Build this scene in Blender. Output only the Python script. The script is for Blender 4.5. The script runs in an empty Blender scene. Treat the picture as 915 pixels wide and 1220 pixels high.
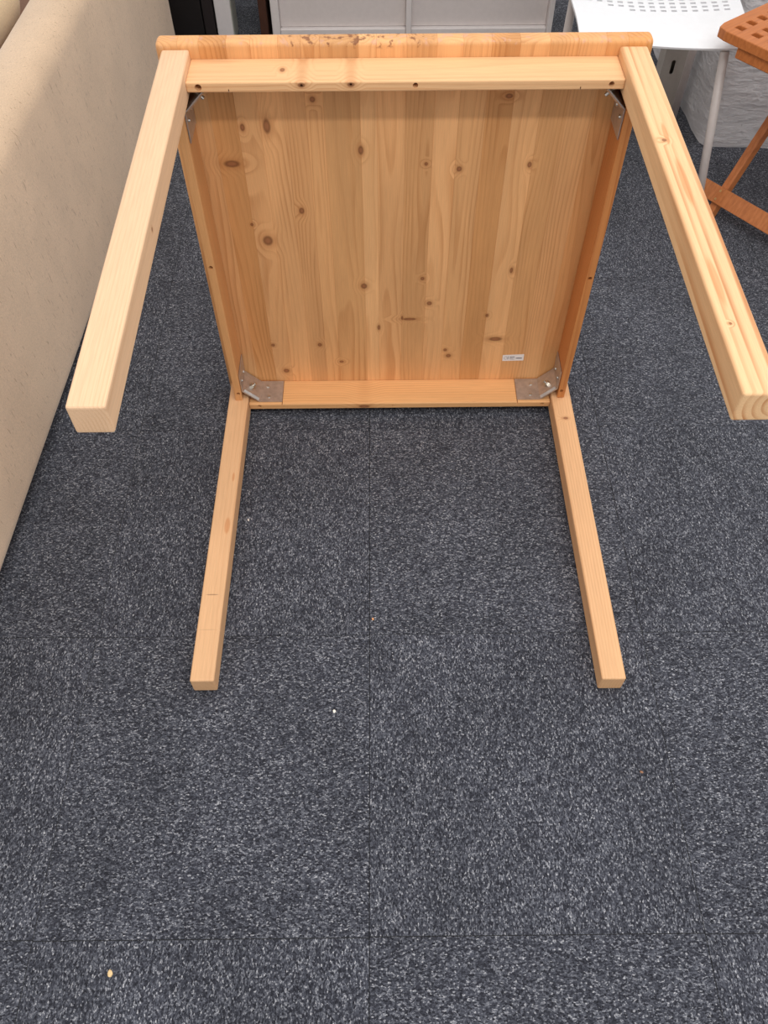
import bpy, bmesh, math, random
from mathutils import Vector, Matrix
random.seed(7)
SC = bpy.context.scene
COL = SC.collection

# ------------------------------------------------------------------ camera, world, lights, exposure
cd = bpy.data.cameras.new('camera')
cd.sensor_fit = 'VERTICAL'; cd.sensor_height = 24.0; cd.lens = 993.35/1220*24.0
cd.clip_start = 0.02
cam = bpy.data.objects.new('camera', cd); COL.objects.link(cam)
_R = Vector((0.99995157, -0.0092834, -0.00326718)).normalized()
_F = Vector((0.00273655, 0.58116494, -0.81378119)).normalized()
_U = _R.cross(_F).normalized()
m = Matrix((( _R.x, _U.x, -_F.x), (_R.y, _U.y, -_F.y), (_R.z, _U.z, -_F.z))).to_4x4()
m.translation = Vector((-0.04154, -1.31559, 1.37521))
cam.matrix_world = m
SC.camera = cam

SC.view_settings.view_transform = 'Standard'
SC.view_settings.look = 'None'
SC.view_settings.gamma = 1.0
SC.view_settings.use_curve_mapping = False
SC.view_settings.exposure = 0.0

w = bpy.data.worlds.new('world'); SC.world = w; w.use_nodes = True
w.node_tree.nodes['Background'].inputs[0].default_value = (1.0, 0.975, 0.96, 1)
w.node_tree.nodes['Background'].inputs[1].default_value = 0.80

def strip(name, x, y, z, lx, ly, power, col=(1, 0.97, 0.94)):
    l = bpy.data.lights.new(name, 'AREA'); l.shape = 'RECTANGLE'; l.size = lx; l.size_y = ly
    l.energy = power; l.color = col
    o = bpy.data.objects.new(name, l); COL.objects.link(o); o.location = (x, y, z)
    return o
strip('ceiling_light_tube', 0.1, -0.32, 2.75, 1.5, 0.10, 16)
strip('ceiling_light_tube', 0.4, -1.78, 2.75, 1.5, 0.16, 34)
strip('ceiling_light_tube', 1.7, 0.9, 2.75, 1.5, 0.16, 14)

# ------------------------------------------------------------------ helpers
def srgb(r, g, b):
    f = lambda c: (c/12.92 if c <= 0.04045 else ((c+0.055)/1.055)**2.4)
    return (f(r/255), f(g/255), f(b/255), 1)

def tag(o, label=None, cat=None, group=None, kind=None):
    if label: o['label'] = label
    if cat: o['category'] = cat
    if group: o['group'] = group
    if kind: o['kind'] = kind
    return o

def empty(name, loc, rot=(0, 0, 0)):
    o = bpy.data.objects.new(name, None); COL.objects.link(o)
    o.location = loc; o.rotation_euler = rot; o.empty_display_size = 0.05
    return o

def link(name, bm, mat, parent=None, smooth=False):
    bmesh.ops.recalc_face_normals(bm, faces=bm.faces[:])
    me = bpy.data.meshes.new(name); bm.to_mesh(me); bm.free()
    me.materials.append(mat)
    if smooth:
        for p in me.polygons: p.use_smooth = True
    o = bpy.data.objects.new(name, me); COL.objects.link(o)
    if parent: o.parent = parent
    return o

def hexa(bm, c, bev=0.0, seg=2):
    """box from 8 corners ordered (x0y0z0, x1y0z0, x1y1z0, x0y1z0, then the same at z1)"""
    vs = [bm.verts.new(p) for p in c]
    fs = [bm.faces.new([vs[i] for i in q]) for q in ((0, 3, 2, 1), (4, 5, 6, 7), (0, 1, 5, 4), (1, 2, 6, 5), (2, 3, 7, 6), (3, 0, 4, 7))]
    if bev > 0:
        es = {e for f in fs for e in f.edges}
        bmesh.ops.bevel(bm, geom=list(es), offset=bev, segments=seg, profile=0.5, affect='EDGES')

def box(bm, x0, x1, y0, y1, z0, z1, bev=0.0, seg=2):
    hexa(bm, [(x0, y0, z0), (x1, y0, z0), (x1, y1, z0), (x0, y1, z0),
              (x0, y0, z1), (x1, y0, z1), (x1, y1, z1), (x0, y1, z1)], bev, seg)

def beam(bm, p0, p1, side, ws, wu, bev=0.0):
    """bar from p0 to p1, width ws along 'side', thickness wu across"""
    p0 = Vector(p0); p1 = Vector(p1); d = (p1-p0).normalized()
    s = Vector(side); s = (s-d*s.dot(d)).normalized(); u = d.cross(s).normalized()
    c = []
    for e in (p0, p1):
        for a, b in ((-1, -1), (1, -1), (1, 1), (-1, 1)):
            c.append(e+s*a*ws/2+u*b*wu/2)
    hexa(bm, c, bev)

def tube(bm, pts, r, n=14):
    pts = [Vector(p) for p in pts]; rings = []
    for i, p in enumerate(pts):
        d = (pts[min(i+1, len(pts)-1)]-pts[max(i-1, 0)]).normalized()
        a = d.orthogonal().normalized() if i == 0 else (pa-d*pa.dot(d)).normalized()
        pa = a; b = d.cross(a)
        rings.append([bm.verts.new(p+(a*math.cos(t)+b*math.sin(t))*r) for t in [2*math.pi*k/n for k in range(n)]])
    for A, B in zip(rings, rings[1:]):
        for k in range(n): bm.faces.new((A[k], A[(k+1) % n], B[(k+1) % n], B[k]))
    bm.faces.new(rings[0]); bm.faces.new(rings[-1])

def cyl(bm, c, axis, r, h, n=16, r2=None):
    a = Vector(axis).normalized(); c = Vector(c); u = a.orthogonal().normalized(); v = a.cross(u)
    r2 = r if r2 is None else r2
    A = [bm.verts.new(c+(u*math.cos(2*math.pi*k/n)+v*math.sin(2*math.pi*k/n))*r) for k in range(n)]
    B = [bm.verts.new(c+a*h+(u*math.cos(2*math.pi*k/n)+v*math.sin(2*math.pi*k/n))*r2) for k in range(n)]
    for k in range(n): bm.faces.new((A[k], A[(k+1) % n], B[(k+1) % n], B[k]))
    bm.faces.new(A); bm.faces.new(B)

# node shorthand
class NT:
    def __init__(s, name):
        s.m = bpy.data.materials.new(name); s.m.use_nodes = True
        s.t = s.m.node_tree; s.b = s.t.nodes['Principled BSDF']
    def n(s, typ, **kw):
        x = s.t.nodes.new(typ)
        for k, v in kw.items(): setattr(x, k, v)
        return x
    def put(s, sock, v):
        if hasattr(v, 'is_linked') or isinstance(v, bpy.types.NodeSocket): s.t.links.new(v, sock)
        else: sock.default_value = v
    def math(s, op, a, b=0.0, c=None, clamp=False):
        x = s.n('ShaderNodeMath', operation=op, use_clamp=clamp); s.put(x.inputs[0], a); s.put(x.inputs[1], b)
        if c is not None: s.put(x.inputs[2], c)
        return x.outputs[0]
    def vec(s, op, a, b=(0, 0, 0)):
        x = s.n('ShaderNodeVectorMath', operation=op); s.put(x.inputs[0], a); s.put(x.inputs[1], b)
        return x.outputs['Value'] if op in ('LENGTH', 'DOT_PRODUCT', 'DISTANCE') else x.outputs[0]
    def noise(s, v, scale, detail=2.0, rough=0.5, out=0):
        x = s.n('ShaderNodeTexNoise'); s.put(x.inputs['Vector'], v); s.put(x.inputs['Scale'], scale)
        x.inputs['Detail'].default_value = detail; x.inputs['Roughness'].default_value = rough
        return x.outputs[out]
    def ramp(s, f, stops, interp='LINEAR'):
        x = s.n('ShaderNodeValToRGB'); x.color_ramp.interpolation = interp; s.put(x.inputs[0], f)
        e = x.color_ramp.elements
        while len(e) < len(stops): e.new(0.5)
        for i, (p, c) in enumerate(stops):
            e[i].position = p; e[i].color = c if len(c) == 4 else (*c, 1)
        return x.outputs[0]
    def mix(s, f, a, b, blend='MIX'):
        x = s.n('ShaderNodeMix', data_type='RGBA', blend_type=blend); s.put(x.inputs[0], f)
        s.put(x.inputs[6], a); s.put(x.inputs[7], b); return x.outputs[2]
    def smooth(s, v, lo, hi, a=0.0, b=1.0):
        x = s.n('ShaderNodeMapRange', interpolation_type='SMOOTHSTEP'); s.put(x.inputs[0], v)
        for k, q in zip((1, 2, 3, 4), (lo, hi, a, b)): x.inputs[k].default_value = q
        return x.outputs[0]
    def xyz(s, v):
        x = s.n('ShaderNodeSeparateXYZ'); s.put(x.inputs[0], v); return x.outputs
    def comb(s, a, b, c):
        x = s.n('ShaderNodeCombineXYZ'); s.put(x.inputs[0], a); s.put(x.inputs[1], b); s.put(x.inputs[2], c); return x.outputs[0]
    def bump(s, h, strength, dist):
        x = s.n('ShaderNodeBump'); x.inputs['Strength'].default_value = strength; x.inputs['Distance'].default_value = dist
        s.put(x.inputs['Height'], h); s.t.links.new(x.outputs[0], s.b.inputs['Normal'])

def plain(name, col, rough=0.5, metal=0.0, noise=0.0, bump=0.0, bscale=60, spec=0.5):
    N = NT(name); tc = N.n('ShaderNodeTexCoord').outputs['Object']
    N.b.inputs['Roughness'].default_value = rough; N.b.inputs['Metallic'].default_value = metal
    N.b.inputs['Specular IOR Level'].default_value = spec
    f = N.noise(tc, bscale, 4, 0.6)
    k = N.smooth(f, 0.3, 0.7, 1-noise, 1+noise*0.4)
    N.t.links.new(N.mix(1.0, col, N.comb(k, k, k), 'MULTIPLY'), N.b.inputs['Base Color'])
    if bump: N.bump(f, 0.5, bump)
    return N.m

def pine(name, axis, light, dark, ring=260, warp=0.02, along=0.10, contrast=0.55, knots=(), pith=None, marks=(), worn=None, streak=(), blotch=0.12):
    """growth rings round a pith line, wandering along the board; knots bend the rings round them"""
    N = NT(name); P = N.n('ShaderNodeTexCoord').outputs['Object']
    sc = [1, 1, 1]; sc[axis] = along
    ua, va = [i for i in (0, 1, 2) if i != axis]
    if pith is None:
        gr = N.n('ShaderNodeAttribute', attribute_type='OBJECT', attribute_name='grain').outputs['Vector']
        tint = N.n('ShaderNodeAttribute', attribute_type='OBJECT', attribute_name='tint').outputs['Vector']
        g = N.xyz(gr); pu, pv, seed = g[0], g[1], g[2]
    else:
        pu, pv, seed = pith; tint = None
    off = N.comb(seed, seed, seed)
    q = N.vec('ADD', N.vec('MULTIPLY', P, tuple(sc)), off)
    wn = N.vec('SUBTRACT', N.noise(q, 9.0, 2.0, 0.45, out=1), (0.5, 0.5, 0.5))
    wv = N.xyz(wn); pp = N.xyz(P)
    du = N.math('ADD', N.math('SUBTRACT', pp[ua], pu), N.math('MULTIPLY', wv[0], warp*2))
    dv = N.math('ADD', N.math('SUBTRACT', pp[va], pv), N.math('MULTIPLY', wv[1], warp*2))
    r = N.math('SQRT', N.math('ADD', N.math('MULTIPLY', du, du), N.math('MULTIPLY', dv, dv)))
    core = None; halo = None
    for (kx, ky, kz, ix, iy, iz) in knots:
        e = N.vec('LENGTH', N.vec('MULTIPLY', N.vec('SUBTRACT', P, (kx, ky, kz)), (ix, iy, iz)))
        c = N.math('MULTIPLY_ADD', e, -1.0, 1.0)
        core = c if core is None else N.math('MAXIMUM', core, c)
    if core is not None:
        bend = N.smooth(core, -3.2, 0.6, 0.0, 0.012)
        r = N.math('ADD', r, bend)
    f = N.math('FRACT', N.math('MULTIPLY', r, ring))
    line = N.ramp(f, [(0.0, (0.05,)*3), (0.45, (0.12,)*3), (0.86, (1, 1, 1)), (0.93, (0.85,)*3), (1.0, (0.05,)*3)])
    qs = [1, 1, 1]; qs[axis] = 0.03
    fib = N.noise(N.vec('ADD', N.vec('MULTIPLY', P, tuple(qs)), off), 700, 2, 0.6)
    big = N.noise(q, 14, 3, 0.55)
    amt = N.math('MULTIPLY', line, N.smooth(N.noise(q, 23, 2), 0.35, 0.68, contrast*0.25, contrast))
    col = N.mix(amt, light, dark)
    k = N.math('MULTIPLY', N.smooth(fib, 0.25, 0.75, 0.93, 1.05), N.smooth(big, 0.3, 0.7, 1-blotch, 1+blotch*0.6))
    col = N.mix(1.0, col, N.comb(k, N.math('MULTIPLY', k, 0.995), N.math('MULTIPLY', k, 0.98)), 'MULTIPLY')
    if tint is not None: col = N.mix(1.0, col, tint, 'MULTIPLY')
    for (sx, sy, sz, ix, iy, iz, a) in streak:
        e = N.vec('LENGTH', N.vec('MULTIPLY', N.vec('SUBTRACT', N.vec('ADD', P, N.vec('MULTIPLY', wn, (0.03, 0.03, 0.03))), (sx, sy, sz)), (ix, iy, iz)))
        col = N.mix(N.smooth(e, 0.6, 1.05, a, 0.0), col, srgb(196, 120, 62))
    if core is not None:
        col = N.mix(N.smooth(core, -1.4, 0.25, 0.0, 0.38), col, srgb(172, 106, 56))
        kc = N.smooth(core, -0.15, 0.4, 0.0, 0.72)
        col = N.mix(kc, col, N.mix(N.smooth(core, 0.3, 0.75, 0, 1), srgb(96, 48, 24), srgb(140, 82, 52)))
    for (kx, ky, kz, ix, iy, iz, a) in marks:
        e = N.vec('LENGTH', N.vec('MULTIPLY', N.vec('SUBTRACT', P, (kx, ky, kz)), (ix, iy, iz)))
        col = N.mix(N.smooth(e, 0.5, 1.0, a, 0.0), col, srgb(120, 84, 60))
    if worn:
        # chipped, stained arris along the top edge of the board
        z0, x0, x1 = worn
        s = N.noise(P, 75, 3, 0.6)
        m = N.math('MULTIPLY', N.smooth(pp[2], z0, z0+0.006, 0, 1), N.math('MULTIPLY', N.smooth(pp[0], x0, x0+0.03, 0, 1), N.smooth(pp[0], x1-0.05, x1, 1, 0)))
        col = N.mix(N.math('MULTIPLY', m, N.smooth(s, 0.55, 0.66, 0, 0.75)), col, srgb(110, 58, 34))
        col = N.mix(N.math('MULTIPLY', N.smooth(pp[2], z0+0.002, z0+0.009, 0, 1), N.smooth(s, 0.44, 0.36, 0, 0.5)), col, srgb(205, 160, 140))
    N.t.links.new(col, N.b.inputs['Base Color'])
    N.b.inputs['Roughness'].default_value = 0.52
    N.b.inputs['Specular IOR Level'].default_value = 0.35
    N.bump(N.math('ADD', fib, N.math('MULTIPLY', line, 0.6)), 0.15, 0.0006)
    return N.m

# ------------------------------------------------------------------ floor: carpet tiles
def carpet_mat():
    N = NT('carpet'); P = N.n('ShaderNodeTexCoord').outputs['Object']
    rnd = N.n('ShaderNodeObjectInfo').outputs['Random']
    o = N.math('MULTIPLY', rnd, 37.0)
    p = N.vec('ADD', P, N.comb(o, o, 0.0))
    a = N.noise(N.vec('MULTIPLY', p, (0.68, 1, 1)), 470, 2.5, 0.72)
    v = N.n('ShaderNodeTexVoronoi'); N.put(v.inputs['Vector'], N.vec('MULTIPLY', p, (0.68, 1, 1))); v.inputs['Scale'].default_value = 440
    vc = N.xyz(v.outputs['Color'])
    f = N.math('ADD', N.math('MULTIPLY', a, 0.66), N.math('MULTIPLY', vc[0], 0.34))
    col = N.ramp(f, [(0.28, srgb(32, 33, 40)), (0.43, srgb(56, 58, 67)), (0.56, srgb(80, 83, 93)), (0.66, srgb(116, 119, 128)), (0.76, srgb(205, 206, 210))])
    mott = N.noise(p, 5.5, 4, 0.6)
    k = N.smooth(mott, 0.3, 0.7, 0.80, 1.02)
    col = N.mix(1.0, col, N.comb(k, k, N.math('MULTIPLY', k, 1.0)), 'MULTIPLY')
    N.t.links.new(col, N.b.inputs['Base Color'])
    N.b.inputs['Roughness'].default_value = 0.95; N.b.inputs['Specular IOR Level'].default_value = 0.1
    N.b.inputs['Sheen Weight'].default_value = 0.15
    N.bump(f, 0.8, 0.003)
    return N.m
M_carpet = carpet_mat()
M_under = plain('floor_screed', srgb(30, 30, 32), 0.95)
bm = bmesh.new(); box(bm, -2.6, 2.9, -2.62, 3.4, -0.06, -0.007)
floor = link('floor', bm, M_under); tag(floor, kind='structure')
bm = bmesh.new(); box(bm, -0.2495, 0.2495, -0.2495, 0.2495, -0.007, 0.0, 0.0006, 1)
tile0 = None
for i in range(-5, 6):
    for j in range(-3, 8):
        if tile0 is None: t = tile0 = link('carpet_tile', bm, M_carpet, floor)
        else: t = tile0.copy(); COL.objects.link(t)
        t.location = (-0.066+0.25+0.5*i, -0.609-0.25+0.5*j-0.001*(i % 2), 0)
        t.rotation_euler.z = math.pi*random.randint(0, 1)+(math.pi/2 if (i+j) % 2 == 0 else 0)

# ------------------------------------------------------------------ the table, tipped on its side
TAB = empty('table', (0, 0, 0), (math.radians(0.5458), 0, 0))
tag(TAB, 'square light pine table tipped on its side on the carpet, legs pointing forward', 'table')
H = 0.38223; W = 0.36925; WZ = 0.37308; S_ = 0.0420; D = 0.07026; L = 0.71988; CI = 0.01439; RT = 0.01533; OV = 0.00914
TT = 0.029
HW = W+OV
K = [(-0.224,0.632,0.0067,0.0143),(-0.264,0.630,0.0042,0.0071),(-0.291,0.565,0.0150,0.0071),(-0.273,0.444,0.0033,0.0036),(-0.248,0.409,0.0100,0.0116),(-0.180,0.472,0.0050,0.0071),(-0.071,0.588,0.0050,0.0089),(-0.072,0.301,0.0067,0.0071),(-0.146,0.676,0.0050,0.0054),(-0.268,0.146,0.0042,0.0045),(-0.169,0.146,0.0050,0.0054),(-0.247,0.070,0.0067,0.0063),(-0.125,0.096,0.0050,0.0036),(-0.044,0.193,0.0033,0.0071),(0.004,0.218,0.0025,0.0054),(0.168,0.679,0.0067,0.0045),(0.040,0.562,0.0033,0.0036),(0.097,0.552,0.0050,0.0054),(0.042,0.318,0.0042,0.0045),(0.058,0.256,0.0058,0.0054),(0.217,0.559,0.0040,0.0060),(0.019,0.215,0.0150,0.0035),(0.105,0.111,0.0058,0.0054),(0.097,0.128,0.0042,0.0045),(0.213,0.336,0.0033,0.0071),(0.177,0.223,0.0033,0.0045),(0.201,0.158,0.0150,0.0060)]
M_top = pine('pine_tabletop', 2, srgb(226, 174, 122), srgb(180, 118, 66), ring=150, warp=0.036, along=0.14, contrast=0.5,
             knots=[(x, 0, z, 1/a, 0, 1/b) for x, z, a, b in K], worn=(2*H-0.012, -0.2, 0.06))
xs = [-HW, -0.3443, -0.3125, -0.2711, -0.2344, -0.193, -0.158, -0.1292, -0.0702, -0.0431, 0.0033, 0.0496, 0.0896, 0.1329, 0.1761, 0.221, 0.2643, 0.3076, 0.3397, HW]
tn = [(0.93,0.90,0.86), (0.95,0.92,0.88), (0.86,0.78,0.68), (0.96,0.93,0.90), (1.0,0.97,0.94), (0.90,0.86,0.82), (0.95,0.92,0.88), (0.90,0.87,0.82), (1.06,1.06,1.05), (1.0,0.97,0.94),
      (0.92,0.88,0.83), (1.03,1.01,0.99), (0.95,0.92,0.88), (0.86,0.79,0.70), (1.02,1.0,0.97), (0.90,0.86,0.80), (0.95,0.92,0.88), (0.92,0.85,0.76), (0.97,0.86,0.70)]
top = empty('tabletop', (0, 0, 0)); top.parent = TAB
for i in range(len(xs)-1):
    x0, x1 = xs[i], xs[i+1]; bm = bmesh.new()
    first, last = i == 0, i == len(xs)-2
    # cross-section in y-z with rounded arrises, swept in x
    prof = []
    R = 0.007; n = 5
    for (cy, cz, a0) in ((R, 2*H-R, 90), (TT-R, 2*H-R, 0), (TT-R, R, -90), (R, R, -180)):
        for k in range(n+1):
            a = math.radians(a0+90-90*k/n); prof.append((cy+R*math.cos(a), cz+R*math.sin(a)))
    def ring(x, ins):
        cy, cz = TT/2, H
        return [bm.verts.new((x, cy+(y-cy)*(TT/2-ins)/(TT/2), cz+(z-cz)*(H-ins)/H)) for y, z in prof]
    st = []
    g = 0.00025
    if first:
        for k in range(n+1):
            a = math.pi/2*k/n; st.append((x0+R*(1-math.sin(a)), R*(1-math.cos(a))))
        st = st[::-1]
    else: st += [(x0, g*1.6), (x0+g, 0)]
    if last:
        for k in range(n+1):
            a = math.pi/2*k/n; st.append((x1-R*(1-math.sin(a)), R*(1-math.cos(a))))
    else: st += [(x1-g, 0), (x1, g*1.6)]
    if first: st[:n+1] = sorted(st[:n+1])
    if last: st[-(n+1):] = sorted(st[-(n+1):])
    rs = [ring(*q) for q in st]
    for A, B in zip(rs, rs[1:]):
        for k in range(len(A)): bm.faces.new((A[k], A[(k+1) % len(A)], B[(k+1) % len(A)], B[k]))
    bm.faces.new(rs[0]); bm.faces.new(rs[-1])
    o = link('stave', bm, M_top, top)
    rr = random.Random(i*13+5)
    o['grain'] = [ (x0+x1)/2+rr.uniform(-0.05, 0.05), rr.choice((-1, 1))*rr.uniform(0.008, 0.05), i*3.7]
    o['tint'] = [0.98+(c-0.95)*1.4 for c in tn[i]]

# legs -------------------------------------------------------------
def leg_box(cx0, cx1, cz0, cz1, dx, dz, y0=0.0):
    bm = bmesh.new()
    c = []
    for z in (cz0, cz1):
        for (x, y) in ((cx0, -L), (cx1, -L), (cx1, y0), (cx0, y0)):
            k = 1 if y < -0.3 else 0
            c.append((x+dx*k, y, z+dz*k))
    hexa(bm, c, 0.0032, 3)
    return bm
zt = H+WZ; zb = H-WZ
LIGHT = srgb(236, 190, 141); DARK = srgb(205, 150, 98)
mUL = pine('pine_upper_left_leg', 1, srgb(229, 192, 156), srgb(208, 162, 122), ring=230, warp=0.008, along=0.05, contrast=0.5, pith=(-0.42, H+WZ-0.05, 3.0), blotch=0.05,
           knots=[(-0.3275, -0.41, zt-0.02, 0, 1/0.003, 1/0.003)])
mUR = pine('pine_upper_right_leg', 1, srgb(232, 192, 146), srgb(190, 128, 80), ring=105, warp=0.010, along=0.09, contrast=1.0, pith=(0.374, H+WZ-0.010, 8.2), blotch=0.06,
           knots=[(0.3418, -0.2566, zt, 1/0.0035, 1/0.0035, 0), (0.3412, -0.6151, zt, 1/0.0018, 1/0.0018, 0)], streak=[(0.352, -0.345, zt, 1/0.006, 1/0.06, 0, 0.5), (0.346, -0.54, zt, 1/0.006, 1/0.05, 0, 0.45), (0.349, -0.235, zt, 1/0.004, 1/0.03, 0, 0.5)])
mLL = pine('pine_lower_left_leg', 1, srgb(225, 180, 136), srgb(204, 150, 106), ring=120, warp=0.01, along=0.05, contrast=0.35, pith=(-0.30, 0.06, 1.3), blotch=0.05,
           streak=[(-0.3401, -0.3992, 0.0512, 1/0.006, 1/0.022, 0, 0.5), (-0.3385, -0.281, 0.0512, 1/0.003, 1/0.013, 0, 0.5)],
           marks=[(-0.352, -0.5507, 0.0512, 1/0.014, 1/0.0015, 0, 0.6), (-0.352, -0.622, 0.0512, 1/0.02, 1/0.0008, 0, 0.3)])
mLR = pine('pine_lower_right_leg', 1, srgb(227, 180, 134), srgb(202, 144, 98), ring=200, warp=0.008, along=0.05, contrast=0.45, pith=(0.43, 0.02, 6.1), blotch=0.05,
           knots=[(0.3508, -0.128, 0.0512, 1/0.0055, 1/0.0035, 0)])
link('leg', leg_box(-W, -W+S_, zt-S_, zt, 0.0021, -0.0069), mUL, TAB)
link('leg', leg_box(W-S_, W, zt-S_, zt, 0.0015, 0.0037), mUR, TAB)
link('leg', leg_box(-W, -W+S_, zb, zb+S_, -0.0036, 0.0060), mLL, TAB)
link('leg', leg_box(W-S_, W, zb, zb+S_, 0.0072, -0.0022), mLR, TAB)

# apron rails with bored screw pockets and saw kerfs for the corner plates ------------------
def cut(o, cutters):
    if not cutters: return
    cb = bmesh.new()
    for f in cutters: f(cb)
    c = link('cutter', cb, o.data.materials[0])
    c.matrix_world = Matrix(); mw = o.parent; o.parent = None
    md = o.modifiers.new('b', 'BOOLEAN'); md.operation = 'DIFFERENCE'; md.object = c; md.solver = 'EXACT'
    bpy.context.view_layer.update()
    me = bpy.data.meshes.new_from_object(o.evaluated_get(bpy.context.evaluated_depsgraph_get()))
    o.modifiers.clear(); o.data = me; o.parent = mw
    bpy.data.objects.remove(c)
def hole(x, z, r): return lambda b: cyl(b, (x, -D-0.01, z), (0, 1, 0), r, 0.035)
def kerf(x0, x1, z0, z1, y1=0.0): return lambda b: box(b, x0, x1, -D-0.01, y1, z0, z1)
xi = W-CI-RT      # inner face of side rails
zi = WZ-CI-RT     # inner face of top / bottom rails, from centre
M_rt = pine('pine_top_rail', 0, srgb(232, 186, 138), srgb(204, 144, 96), ring=170, warp=0.02, along=0.10, contrast=0.6, pith=(-0.02, zt-0.08, 4.4), blotch=0.06,
            knots=[(-0.1551, 0, 0.736, 1/0.006, 0, 1/0.004), (-0.0815, 0, 0.7362, 1/0.006, 0, 1/0.004), (-0.185, -0.035, zt, 1/0.004, 1/0.006, 0)])
M_rb = pine('pine_bottom_rail', 0, srgb(232, 178, 122), srgb(196, 132, 78), ring=170, warp=0.02, along=0.08, contrast=0.6, pith=(-0.10, 0.015, 2.4), blotch=0.06,
            knots=[(-0.0772, 0, 0.030, 1/0.013, 0, 1/0.005)])
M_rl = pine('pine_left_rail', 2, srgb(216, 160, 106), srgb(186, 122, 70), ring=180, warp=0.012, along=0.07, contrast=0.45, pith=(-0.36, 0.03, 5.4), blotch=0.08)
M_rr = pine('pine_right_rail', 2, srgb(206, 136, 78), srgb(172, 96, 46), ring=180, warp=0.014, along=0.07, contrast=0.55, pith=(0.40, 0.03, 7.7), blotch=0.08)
bm = bmesh.new(); box(bm, -W+S_, W-S_, -D, 0, H+zi, H+zi+RT, 0.002, 2)
o = link('apron_rail', bm, M_rt, TAB)
cut(o, [hole(-0.3091, 0.7335, 0.0052), hole(0.0148, 0.7345, 0.0040), hole(0.3075, 0.7338, 0.0042), hole(-0.1551, 0.7355, 0.0022), hole(-0.0815, 0.7362, 0.0022),
        kerf(-0.2650, -0.2635, H+zi-0.01, H+zi+0.005), kerf(0.2610, 0.2625, H+zi-0.01, H+zi+0.005)])
bm = bmesh.new(); box(bm, -W+S_, W-S_, -D, 0, H-zi-RT, H-zi, 0.002, 2)
o = link('apron_rail', bm, M_rb, TAB)
cut(o, [hole(-0.3053, 0.0330, 0.0040), hole(0.3101, 0.0328, 0.0040), hole(-0.0152, 0.0315, 0.0018),
        kerf(-0.2565, -0.2548, H-zi-0.006, H-zi+0.01), kerf(0.2548, 0.2565, H-zi-0.006, H-zi+0.01)])
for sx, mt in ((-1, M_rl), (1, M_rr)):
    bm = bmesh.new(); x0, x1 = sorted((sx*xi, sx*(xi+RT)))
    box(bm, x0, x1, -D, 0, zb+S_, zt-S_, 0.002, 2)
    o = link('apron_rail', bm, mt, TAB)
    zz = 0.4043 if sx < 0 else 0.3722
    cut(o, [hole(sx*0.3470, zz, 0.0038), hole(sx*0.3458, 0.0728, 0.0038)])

# steel corner plates ------------------------------------------------
M_steel = plain('zinc_plated_steel', srgb(196, 188, 182), 0.36, 0.75, 0.15, 0.0004, 90)
M_bolt = plain('zinc_bolt', srgb(205, 200, 192), 0.28, 0.95, 0.1)
def plate(sx, sz):
    """folded plate across one corner; local X towards the corner side sx, Z towards sz"""
    th = 0.0016; F1 = 0.062; G = 0.034
    def P(a, b):     # a = distance inwards along x from side rail inner face, b = distance inwards along z
        return (sx*(xi-a), H+sz*(zi-b))
    line = [(F1+G-0.012, 0.0008), (G, 0.0008), (0.0008, G), (0.0008, F1+G-0.012)]
    ofs = [(0, th), (th*0.4, th), (th, th*0.4), (th, 0)]
    y0, y1 = -D+0.006, -0.003
    bm = bmesh.new()
    A = []; B = []
    for (a, b), (oa, ob) in zip(line, ofs):
        x, z = P(a, b); x2, z2 = P(a+oa, b+ob)
        A.append((bm.verts.new((x, y0, z)), bm.verts.new((x, y1, z))))
        B.append((bm.verts.new((x2, y0, z2)), bm.verts.new((x2, y1, z2))))
    for i in range(3):
        bm.faces.new((A[i][0], A[i+1][0], A[i+1][1], A[i][1])); bm.faces.new((B[i][0], B[i][1], B[i+1][1], B[i+1][0]))
        bm.faces.new((A[i][0], B[i][0], B[i+1][0], A[i+1][0])); bm.faces.new((A[i][1], A[i+1][1], B[i+1][1], B[i][1]))
    bm.faces.new((A[0][0], A[0][1], B[0][1], B[0][0])); bm.faces.new((A[3][0], B[3][0], B[3][1], A[3][1]))
    # stiffening lip folded inwards on the front edge of the diagonal
    xa, za = P(G-0.002, 0.003); xb, zb_ = P(0.003, G-0.002); xc, zc = P(0.007, G+0.001); xd, zd = P(G+0.001, 0.007)
    hexa(bm, [(xa, y0, za), (xb, y0, zb_), (xc, y0+0.006, zc), (xd, y0+0.006, zd),
              (xa, y0+0.0016, za), (xb, y0+0.0016, zb_), (xc, y0+0.0076, zc), (xd, y0+0.0076, zd)])
    # tabs bent into the saw kerfs
    o = link('corner_bracket', bm, M_steel, TAB)
    bm = bmesh.new(); x, z = P(G/2+0.001, G/2+0.001); n = Vector((-sx, 0, -sz)).normalized()
    c = Vector((x, -0.034, z))
    cyl(bm, c-n*0.012, n, 0.003, 0.026, 12); cyl(bm, c, n, 0.0085, 0.0012, 20); cyl(bm, c+n*0.0012, n, 0.0065, 0.005, 6)
    link('bolt', bm, M_bolt, o)
    for a, y in ((G+0.016, -0.020), (G+0.020, -0.050)):
        for side in (0, 1):
            bm = bmesh.new()
            if side: x, z = P(0.002, a); nn = (-sx, 0, 0)
            else: x, z = P(a, 0.002); nn = (0, 0, -sz)
            cyl(bm, (x, y, z), nn, 0.0042, 0.0028, 12, 0.0028)
            link('screw', bm, M_bolt, o)
for sx in (-1, 1):
    for sz in (-1, 1): plate(sx, sz)

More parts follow.
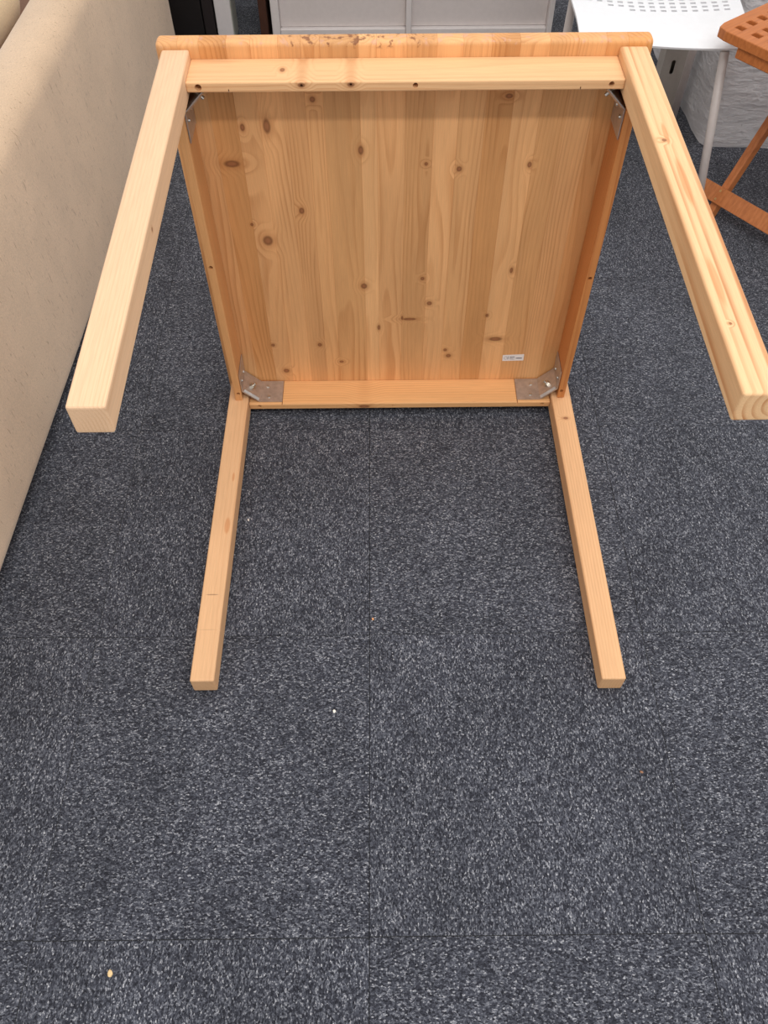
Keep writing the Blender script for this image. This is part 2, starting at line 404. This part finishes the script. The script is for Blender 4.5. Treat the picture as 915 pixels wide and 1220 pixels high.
# sticker on the underside --------------------------------------------
M_paper = plain('label_paper', srgb(238, 232, 228), 0.6)
M_ink = plain('label_ink', srgb(74, 78, 92), 0.6)
bm = bmesh.new()
hexa(bm, [(0.2228, -0.0004, 0.0940), (0.2683, -0.0004, 0.0950), (0.2683, -0.0001, 0.0950), (0.2228, -0.0001, 0.0940),
          (0.2220, -0.0004, 0.1112), (0.2678, -0.0004, 0.1132), (0.2678, -0.0001, 0.1132), (0.2220, -0.0001, 0.1112)])
st = link('sticker', bm, M_paper, TAB); st['label'] = 'small white printed sticker'
bm = bmesh.new()
def ink(x0, x1, z0, z1):
    s = (x1-0.2228)*0.03
    box(bm, x0, x1, -0.0007, -0.0004, z0+s, z1+s)
random.seed(3)
x = 0.2375
for k in range(8):
    wd = random.choice((0.0007, 0.0011)); ink(x, x+wd, 0.1040, 0.1062); x += wd+0.0005
x = 0.2515
for k in range(9):
    wd = random.choice((0.0008, 0.0013)); ink(x, x+wd, 0.1000, 0.1026); x += wd+0.0004
ink(0.2375, 0.2490, 0.0985, 0.0991); ink(0.2375, 0.2450, 0.1005, 0.1009)
for a in range(14):
    t0 = 2*math.pi*a/14
    ink(0.2290+0.0032*math.cos(t0)-0.0004, 0.2290+0.0032*math.cos(t0)+0.0004, 0.1022+0.0042*math.sin(t0), 0.1030+0.0042*math.sin(t0))
ink(0.2335, 0.2341, 0.0980, 0.1075); ink(0.2349, 0.2352, 0.0985, 0.1065)
link('sticker_print', bm, M_ink, st)

# ------------------------------------------------------------------ sofa on the left (its back towards us)
def fabric(name, base, fleck, lo=0.66, hi=0.72, sheen=0.3):
    N = NT(name); P = N.n('ShaderNodeTexCoord').outputs['Object']
    wv = N.noise(N.vec('MULTIPLY', P, (1, 1, 0.5)), 520, 2, 0.6)
    sk = N.vec('MULTIPLY', N.comb(N.xyz(P)[0], N.math('ADD', N.xyz(P)[1], N.math('MULTIPLY', N.xyz(P)[2], 0.12)), N.xyz(P)[2]), (1, 1, 0.17))
    fl = N.noise(sk, 250, 2.5, 0.55)
    big = N.noise(P, 7, 3, 0.6)
    k = N.math('MULTIPLY', N.smooth(wv, 0.25, 0.75, 0.88, 1.08), N.smooth(big, 0.3, 0.7, 0.94, 1.04))
    col = N.mix(1.0, base, N.comb(k, k, k), 'MULTIPLY')
    col = N.mix(N.smooth(fl, lo, hi, 0, 0.6), col, fleck)
    N.t.links.new(col, N.b.inputs['Base Color'])
    N.b.inputs['Roughness'].default_value = 0.9; N.b.inputs['Specular IOR Level'].default_value = 0.15
    N.b.inputs['Sheen Weight'].default_value = sheen
    N.bump(N.math('ADD', wv, N.math('MULTIPLY', fl, 0.6)), 0.5, 0.0012)
    return N.m
M_sofa = fabric('beige_upholstery', srgb(220, 192, 162), srgb(146, 112, 84), 0.62, 0.72)
M_brown = fabric('brown_upholstery', srgb(120, 84, 62), srgb(80, 56, 40))
M_cream = fabric('cream_cushion_fabric', srgb(226, 202, 166), srgb(190, 160, 120))
def soft_box(x0, x1, y0, y1, z0, z1, r, seg=5, ny=24, sag=0.0, seed=0):
    bm = bmesh.new(); box(bm, x0, x1, y0, y1, z0, z1, r, seg)
    n = max(2, int((y1-y0)/0.06))
    for k in range(1, n):
        y = y0+r+(y1-y0-2*r)*k/n
        bmesh.ops.bisect_plane(bm, geom=bm.verts[:]+bm.edges[:]+bm.faces[:], plane_co=(0, y, 0), plane_no=(0, 1, 0))
    for z in [z0+r+(z1-z0-2*r)*k/5 for k in range(1, 5)]:
        bmesh.ops.bisect_plane(bm, geom=bm.verts[:]+bm.edges[:]+bm.faces[:], plane_co=(0, 0, z), plane_no=(0, 0, 1))
    if sag:
        from mathutils import noise as mn
        for v in bm.verts:
            h = mn.noise(Vector((v.co.y*2.6+seed, v.co.z*3.1, v.co.x*2)))
            e = min(1.0, max(0.0, (v.co.z-z0)/(z1-z0)*3))
            v.co.x += h*sag*e; v.co.z += h*sag*0.5*e
    return bm
SOFA = empty('sofa', (-0.7375, -0.124, 0), (0, 0, -math.radians(2.35)))
tag(SOFA, 'long beige flecked fabric sofa along the left edge, its plain back facing the table', 'sofa')
link('backrest', soft_box(-0.125, 0, -0.75, 1.60, 0.012, 0.545, 0.052, 7, sag=0.006), M_sofa, SOFA, True)
link('seat_base', soft_box(-0.80, -0.122, -0.70, 1.54, 0.02, 0.30, 0.03, 3), M_brown, SOFA, True)
link('seat_cushion', soft_box(-0.82, -0.128, -0.58, 0.44, 0.302, 0.415, 0.035, 4), M_brown, SOFA, True)
link('seat_cushion', soft_box(-0.82, -0.128, 0.45, 1.45, 0.302, 0.415, 0.035, 4), M_brown, SOFA, True)
link('armrest', soft_box(-0.80, -0.12, 1.46, 1.595, 0.012, 0.50, 0.045, 5), M_sofa, SOFA, True)
link('armrest', soft_box(-0.80, -0.12, -0.748, -0.60, 0.012, 0.50, 0.045, 5), M_sofa, SOFA, True)
PIL = soft_box(-0.30, -0.0, -0.24, 0.24, 0.0, 0.13, 0.06, 6)
pil = link('cushion', PIL, M_cream, None, True)
pil.location = (-0.895, 0.62, 0.418); pil.rotation_euler = (0, 0, -math.radians(4))
tag(pil, 'cream cushion lying on the sofa seat at the upper left corner', 'cushion')

# ------------------------------------------------------------------ furniture behind the tabletop
M_white = plain('white_laminate', srgb(228, 222, 220), 0.45, 0, 0.03)
M_grey = plain('grey_back_board', srgb(222, 214, 211), 0.5, 0, 0.03)
U = empty('shelving_unit', (0.06, 1.60, 0))
tag(U, 'pale grey and white low cabinet with two recessed panels standing behind the table', 'cabinet')
def bpart(name, mat, par, x0, x1, y0, y1, z0, z1, b=0.0015):
    bm = bmesh.new(); box(bm, x0, x1, y0, y1, z0, z1, b, 1); return link(name, bm, mat, par)
for x0, x1 in ((-0.449, -0.424), (-0.006, 0.0115), (0.463, 0.479)):
    bpart('upright_panel', M_white, U, x0, x1, 0, 0.33, 0.0, 0.74)
bpart('top_board', M_white, U, -0.45, 0.49, -0.005, 0.335, 0.741, 0.765)
for x0, x1 in ((-0.4235, -0.0065), (0.012, 0.4625)):
    bpart('bottom_board', M_white, U, x0, x1, 0.012, 0.33, 0.03, 0.048)
    bpart('recessed_panel', M_grey, U, x0, x1, 0.03, 0.042, 0.049, 0.74)
M_dkbrown = plain('dark_brown_wood', srgb(74, 44, 30), 0.5, 0, 0.2, 0, 30)
b_ = bpart('wooden_board', M_dkbrown, None, -0.4285, -0.4025, 1.60, 1.94, 0.0, 0.80)
tag(b_, 'narrow dark brown board standing upright against the left side of the grey cabinet', 'board')
# white panel-leg desk and the black cabinet to the left
M_desk = plain('pale_grey_laminate', srgb(226, 222, 222), 0.45, 0, 0.03)
M_deskside = plain('panel_edge_band', srgb(178, 178, 168), 0.5)
dk = empty('end_panel', (-0.5485, 1.62, 0)); tag(dk, 'narrow pale grey upright panel between the black cabinet and the carpet gap', 'panel')
bpart('panel', M_desk, dk, -0.026, 0.026, 0.0, 0.10, 0.0, 0.74)
bpart('edge_band', M_deskside, dk, 0.0262, 0.029, 0.001, 0.099, 0.002, 0.738)
M_black = plain('black_ash', srgb(26, 22, 22), 0.5, 0, 0.2)
M_black2 = plain('black_door', srgb(44, 38, 38), 0.35)
bc = empty('black_cabinet', (-0.68, 1.62, 0)); tag(bc, 'low black cabinet behind the end of the sofa', 'cabinet')
bpart('body', M_black, bc, -0.22, 0.1035, 0.012, 0.40, 0.0, 0.70)
bpart('door', M_black, bc, -0.218, 0.062, -0.006, 0.0115, 0.005, 0.68)
bpart('door', M_black2, bc, 0.066, 0.100, -0.006, 0.0115, 0.005, 0.68)

# ------------------------------------------------------------------ white painted masonry pillar
def plaster():
    N = NT('white_painted_masonry'); P = N.n('ShaderNodeTexCoord').outputs['Object']
    a = N.noise(N.vec('MULTIPLY', P, (1, 1, 3.2)), 14, 5, 0.62)
    b = N.noise(P, 90, 3, 0.6)
    k = N.smooth(a, 0.3, 0.7, 0.93, 1.02)
    col = N.mix(1.0, srgb(226, 226, 229), N.comb(k, k, k), 'MULTIPLY')
    col = N.mix(N.smooth(b, 0.70, 0.76, 0, 0.5), col, srgb(120, 116, 112))
    N.t.links.new(col, N.b.inputs['Base Color']); N.b.inputs['Roughness'].default_value = 0.6
    N.bump(N.math('ADD', a, N.math('MULTIPLY', b, 0.3)), 0.8, 0.012)
    return N.m
from mathutils import noise as mn
bm = bmesh.new()
def grid_face(f, nu, nv):
    g = [[bm.verts.new(f(i/nu, j/nv)) for j in range(nv+1)] for i in range(nu+1)]
    for i in range(nu):
        for j in range(nv): bm.faces.new((g[i][j], g[i+1][j], g[i+1][j+1], g[i][j+1]))
def rough(p, n):
    h = mn.fractal(Vector((p[0]*9, p[1]*9, p[2]*16)), 0.8, 2.1, 4)
    return Vector(p)+Vector(n)*h*0.004
# outline: left flank, chamfered front corner, front, right flank, back; one continuous skin
out = [(0.880, 1.60), (0.894, 1.209), (0.905, 1.02), (0.908, 1.0), (0.918, 0.985), (0.935, 0.979), (1.10, 0.966), (1.50, 0.955), (1.52, 1.60)]
pts = []
for (a, b) in zip(out, out[1:]):
    n = max(1, int((Vector(b)-Vector(a)).length/0.012))
    pts += [Vector(a).lerp(Vector(b), k/n) for k in range(n)]
pts += [Vector(out[-1])]
N2 = len(pts); nz = 110
G = []
for i, p in enumerate(pts):
    d = (pts[min(i+1, N2-1)]-pts[max(0, i-1)]).normalized(); nrm = Vector((d.y, -d.x, 0))
    G.append([bm.verts.new(rough((p.x, p.y, 2.6*j/nz*(1 if j else 0)), nrm)) for j in range(nz+1)])
for i in range(N2-1):
    for j in range(nz): bm.faces.new((G[i][j], G[i+1][j], G[i+1][j+1], G[i][j+1]))
for j in range(nz): bm.faces.new((G[-1][j], G[0][j], G[0][j+1], G[-1][j+1]))
pl = link('wall_right', bm, plaster(), None, True); tag(pl, kind='structure')

# slotted steel upright
M_post = plain('pale_grey_painted_steel', srgb(190, 184, 176), 0.45, 0.1, 0.05)
po = empty('shelving_post', (0.835, 1.15, 0)); tag(po, 'pale grey slotted metal upright standing left of the rough white pillar', 'post')
bm = bmesh.new(); box(bm, -0.042, 0.026, 0, 0.003, 0, 1.6)
pf = link('front_flange', bm, M_post, po)
def slot(z):
    return lambda b: hexa(b, [(-0.020, -0.01, z-0.020), (-0.009, -0.01, z-0.020), (-0.009, 0.02, z-0.020), (-0.020, 0.02, z-0.020),
                              (-0.020, -0.01, z+0.020), (-0.009, -0.01, z+0.020), (-0.009, 0.02, z+0.020), (-0.020, 0.02, z+0.020)], 0.004, 2)
cut(pf, [slot(z) for z in (0.145, 0.645, 1.145)])
bpart('side_flange', M_post, po, 0.0262, 0.0285, 0, 0.055, 0, 1.6, 0.0005)
bpart('side_flange', M_post, po, -0.0445, -0.0422, 0, 0.055, 0, 1.6, 0.0005)
bpart('back_plate', M_post, po, -0.042, 0.026, 0.052, 0.055, 0, 1.6, 0.0005)

# ------------------------------------------------------------------ white perforated chair
M_plastic = plain('white_plastic', srgb(238, 240, 243), 0.4, 0, 0.02)
M_leg = plain('pale_grey_powder_coat', srgb(196, 188, 184), 0.4, 0.0, 0.04)
CH = empty('chair', (0.60, 0.83, 0)); tag(CH, 'white plastic chair with a perforated seat and pale metal legs, behind the folding table', 'chair')
def zseat(x, y):      # local to world height of the seat skin
    u = (x-0.62)/0.2
    z = 0.442+0.010*u*u
    if y < 0.76: z -= ((0.76-y)/0.11)**2*0.020
    if y > 0.96: z += ((y-0.96)/0.08)**2*0.02
    return z
bm = bmesh.new()
XA = [0.425, 0.440, 0.452]
x = 0.462
while x < 0.795: XA += [x, x+0.013]; x += 0.0245
XA += [0.808, 0.822]
YA = [0.668, 0.68, 0.70, 0.715, 0.73, 0.745, 0.76, 0.785]
y = 0.816
while y < 0.985: YA += [y, y+0.009]; y += 0.0195
YA += [1.01, 1.03, 1.045]
def xs_(x, y):      # seat widens slightly to the back edge of the view
    c = 0.62; return c+(x-c)*(0.96+0.06*(y-0.65)/0.2 if y < 0.85 else 1.02)+ (y-0.7)*0.06
V = [[bm.verts.new((xs_(x, y)-0.60, y+(0.68-x)*0.16*(1 if y < 0.8 else 0.4)-0.83, zseat(x, y))) for y in YA] for x in XA]
for i in range(len(XA)-1):
    for j in range(len(YA)-1):
        isx = i >= 3 and (i-3) % 2 == 0 and i < len(XA)-3
        isy = j >= 8 and (j-8) % 2 == 0 and j < len(YA)-4
        if isx and isy and not (j == 8 and i < 11) and not (j == 10 and i < 7): continue
        bm.faces.new((V[i][j], V[i+1][j], V[i+1][j+1], V[i][j+1]))
seat = link('seat', bm, M_plastic, CH, False)
md = seat.modifiers.new('s', 'SOLIDIFY'); md.thickness = 0.005; md.offset = -1
bm = bmesh.new()
XB = [0.44, 0.455]; x = 0.468
while x < 0.78: XB += [x, x+0.013]; x += 0.0245
XB += [0.80]
ZB = [0.52, 0.545]; z = 0.56
while z < 0.74: ZB += [z, z+0.009]; z += 0.0195
ZB += [0.765, 0.78]
V = [[bm.verts.new((x-0.60+0.02, 0.205+(z-0.5)*0.16+0.02*(1-((x-0.62)/0.18)**2), z)) for z in ZB] for x in XB]
for i in range(len(XB)-1):
    for j in range(len(ZB)-1):
        if i >= 2 and i % 2 == 0 and i < len(XB)-2 and j >= 2 and j % 2 == 0 and j < len(ZB)-2: continue
        bm.faces.new((V[i][j], V[i+1][j], V[i+1][j+1], V[i][j+1]))
bk = link('backrest', bm, M_plastic, CH)
md = bk.modifiers.new('s', 'SOLIDIFY'); md.thickness = 0.005
for pts_ in ([(0.160, -0.170, 0.425), (0.200, -0.235, 0.0)], [(-0.120, -0.150, 0.425), (-0.165, -0.215, 0.0)],
             [(0.225, 0.20, 0.425), (0.235, 0.245, 0.0)], [(-0.146, 0.12, 0.43), (-0.150, 0.16, 0.0)]):
    bm = bmesh.new(); tube(bm, pts_, 0.0108); link('leg', bm, M_leg, CH, True)
bm = bmesh.new(); tube(bm, [(0.160, -0.170, 0.424), (0.2, 0.0, 0.428), (0.225, 0.20, 0.426), (0.21, 0.255, 0.52), (0.19, 0.285, 0.72)], 0.0085)
link('side_frame', bm, M_leg, CH, True)
bm = bmesh.new(); tube(bm, [(-0.120, -0.150, 0.424), (-0.13, 0.0, 0.428), (-0.146, 0.12, 0.43), (-0.15, 0.25, 0.52), (-0.135, 0.28, 0.72)], 0.0085)
link('side_frame', bm, M_leg, CH, True)

# ------------------------------------------------------------------ reddish wooden folding table with a grid top
def teak():
    N = NT('reddish_oiled_wood'); P = N.n('ShaderNodeTexCoord').outputs['Object']
    a = N.noise(N.vec('MULTIPLY', P, (0.08, 1, 0.4)), 160, 2, 0.5)
    col = N.ramp(a, [(0.3, srgb(178, 104, 54)), (0.5, srgb(190, 114, 60)), (0.7, srgb(198, 122, 68))])
    N.t.links.new(col, N.b.inputs['Base Color']); N.b.inputs['Roughness'].default_value = 0.42
    N.bump(a, 0.2, 0.0006); return N.m
M_teak = teak()
FT = empty('folding_table', (0.705, 0.617, 0), (0, 0, math.radians(37.5)))
tag(FT, 'reddish brown wooden folding table with a square-hole grid top and crossed legs', 'table')
# local frame: X along A (away), Y: -B (so near-right is -Y); top corner at the origin
SA, SB, ZT = 0.54, 0.46, 0.5
bm = bmesh.new()
# the grid top: one slab with square holes, built from cells
# hole columns alternate: hole, web
def cells(total, first, hole_, web):
    e = [0.0, first]; 
    while e[-1]+hole_+web < total-first*0.6: e += [e[-1]+hole_, e[-1]+hole_+web]
    e = e[:-1] if (len(e) % 2) else e
    e[-1:] = [e[-1]]
    return e+[total]
ea = cells(SA, 0.028, 0.018, 0.0205); eb = cells(SB, 0.0285, 0.021, 0.023)
V = [[bm.verts.new((a, -b, ZT)) for b in eb] for a in ea]
for i in range(len(ea)-1):
    for j in range(len(eb)-1):
        if i % 2 == 1 and j % 2 == 1 and i < len(ea)-2 and j < len(eb)-2: continue
        bm.faces.new((V[i][j], V[i+1][j], V[i+1][j+1], V[i][j+1]))
cs = [V[0][0], V[-1][0], V[0][-1], V[-1][-1]]
for v in cs:
    v.co.x += 0.006*(1 if v.co.x < 0.1 else -1); v.co.y += 0.006*(-1 if v.co.y > -0.1 else 1)
r_ = bmesh.ops.extrude_face_region(bm, geom=bm.faces[:])
for v in r_['geom']:
    if isinstance(v, bmesh.types.BMVert): v.co.z -= 0.022
gt = link('grid_top', bm, M_teak, FT)
md = gt.modifiers.new('b', 'BEVEL'); md.width = 0.002; md.segments = 2; md.limit_method = 'ANGLE'
zr = ZT-0.0225
for a0 in (0.006, SA-0.036):
    bm = bmesh.new(); box(bm, a0, a0+0.030, -SB+0.05, -0.064, zr-0.024, zr, 0.002, 1); link('rail', bm, M_teak, FT)
lp = 0.068
for b0, fl in ((0.077, 0), (SB-0.077, 0)):
    bm = bmesh.new(); beam(bm, (0.119, -b0, 0.008), (0.412, -b0, zr-0.004), (0, 1, 0), 0.020, 0.030, 0.002); link('leg', bm, M_teak, FT)
for b0 in (0.135, SB-0.135):
    bm = bmesh.new(); beam(bm, (0.50, -b0, 0.008), (0.052, -b0, zr-0.014), (0, 1, 0), 0.020, 0.030, 0.002); link('leg', bm, M_teak, FT)
nv = Vector((-0.842, 0, 0.540)); lv = Vector((0.540, 0, 0.842))
c0 = Vector((0.150, 0, 0.055))+nv*0.0215
bm = bmesh.new(); beam(bm, c0+Vector((0, -0.022, 0)), c0+Vector((0, -SB+0.022, 0)), lv, 0.042, 0.012, 0.0015); stx = link('stretcher', bm, M_teak, FT)
M_brass = plain('brass_screw', srgb(206, 166, 110), 0.35, 0.8)
for b0 in (0.077, SB-0.077):
    for s in (-0.011, 0.011):
        bm = bmesh.new(); p = c0+Vector((0, -b0, 0))+lv*s+nv*0.006
        cyl(bm, p, nv, 0.0032, 0.0012, 12); link('screw', bm, M_brass, stx)

# ------------------------------------------------------------------ crumbs on the carpet
def crumb(x, y, r, col, label, seed, rot=0.3):
    rr = random.Random(seed); bm = bmesh.new()
    bmesh.ops.create_icosphere(bm, subdivisions=2, radius=r)
    for v in bm.verts:
        v.co *= rr.uniform(0.75, 1.15); v.co.x *= 0.7; v.co.z *= 0.5
    o = link('crumb', bm, plain('crumb_'+str(seed), col, 0.8), None)
    o.location = (x, y, r*0.45); o.rotation_euler.z = rot
    tag(o, label, 'crumb', 'crumbs on the carpet')
crumb(-0.127, -0.757, 0.0036, srgb(245, 240, 228), 'tiny white crumb on the carpet below the gap between the lower legs', 1)
crumb(-0.060, -0.578, 0.0030, srgb(222, 160, 110), 'tiny orange-brown crumb beside the carpet seam between the lower legs', 2)
crumb(-0.442, -1.154, 0.0052, srgb(226, 196, 146), 'tan wood chip on the carpet at the bottom left, largest of the crumbs', 3)
crumb(0.384, -0.868, 0.0030, srgb(150, 110, 84), 'tiny dull brown crumb on the carpet below the lower right leg', 4, 1.2)
crumb(-0.310, -0.351, 0.0028, srgb(226, 220, 212), 'tiny pale crumb on the carpet just right of the lower left leg', 5)
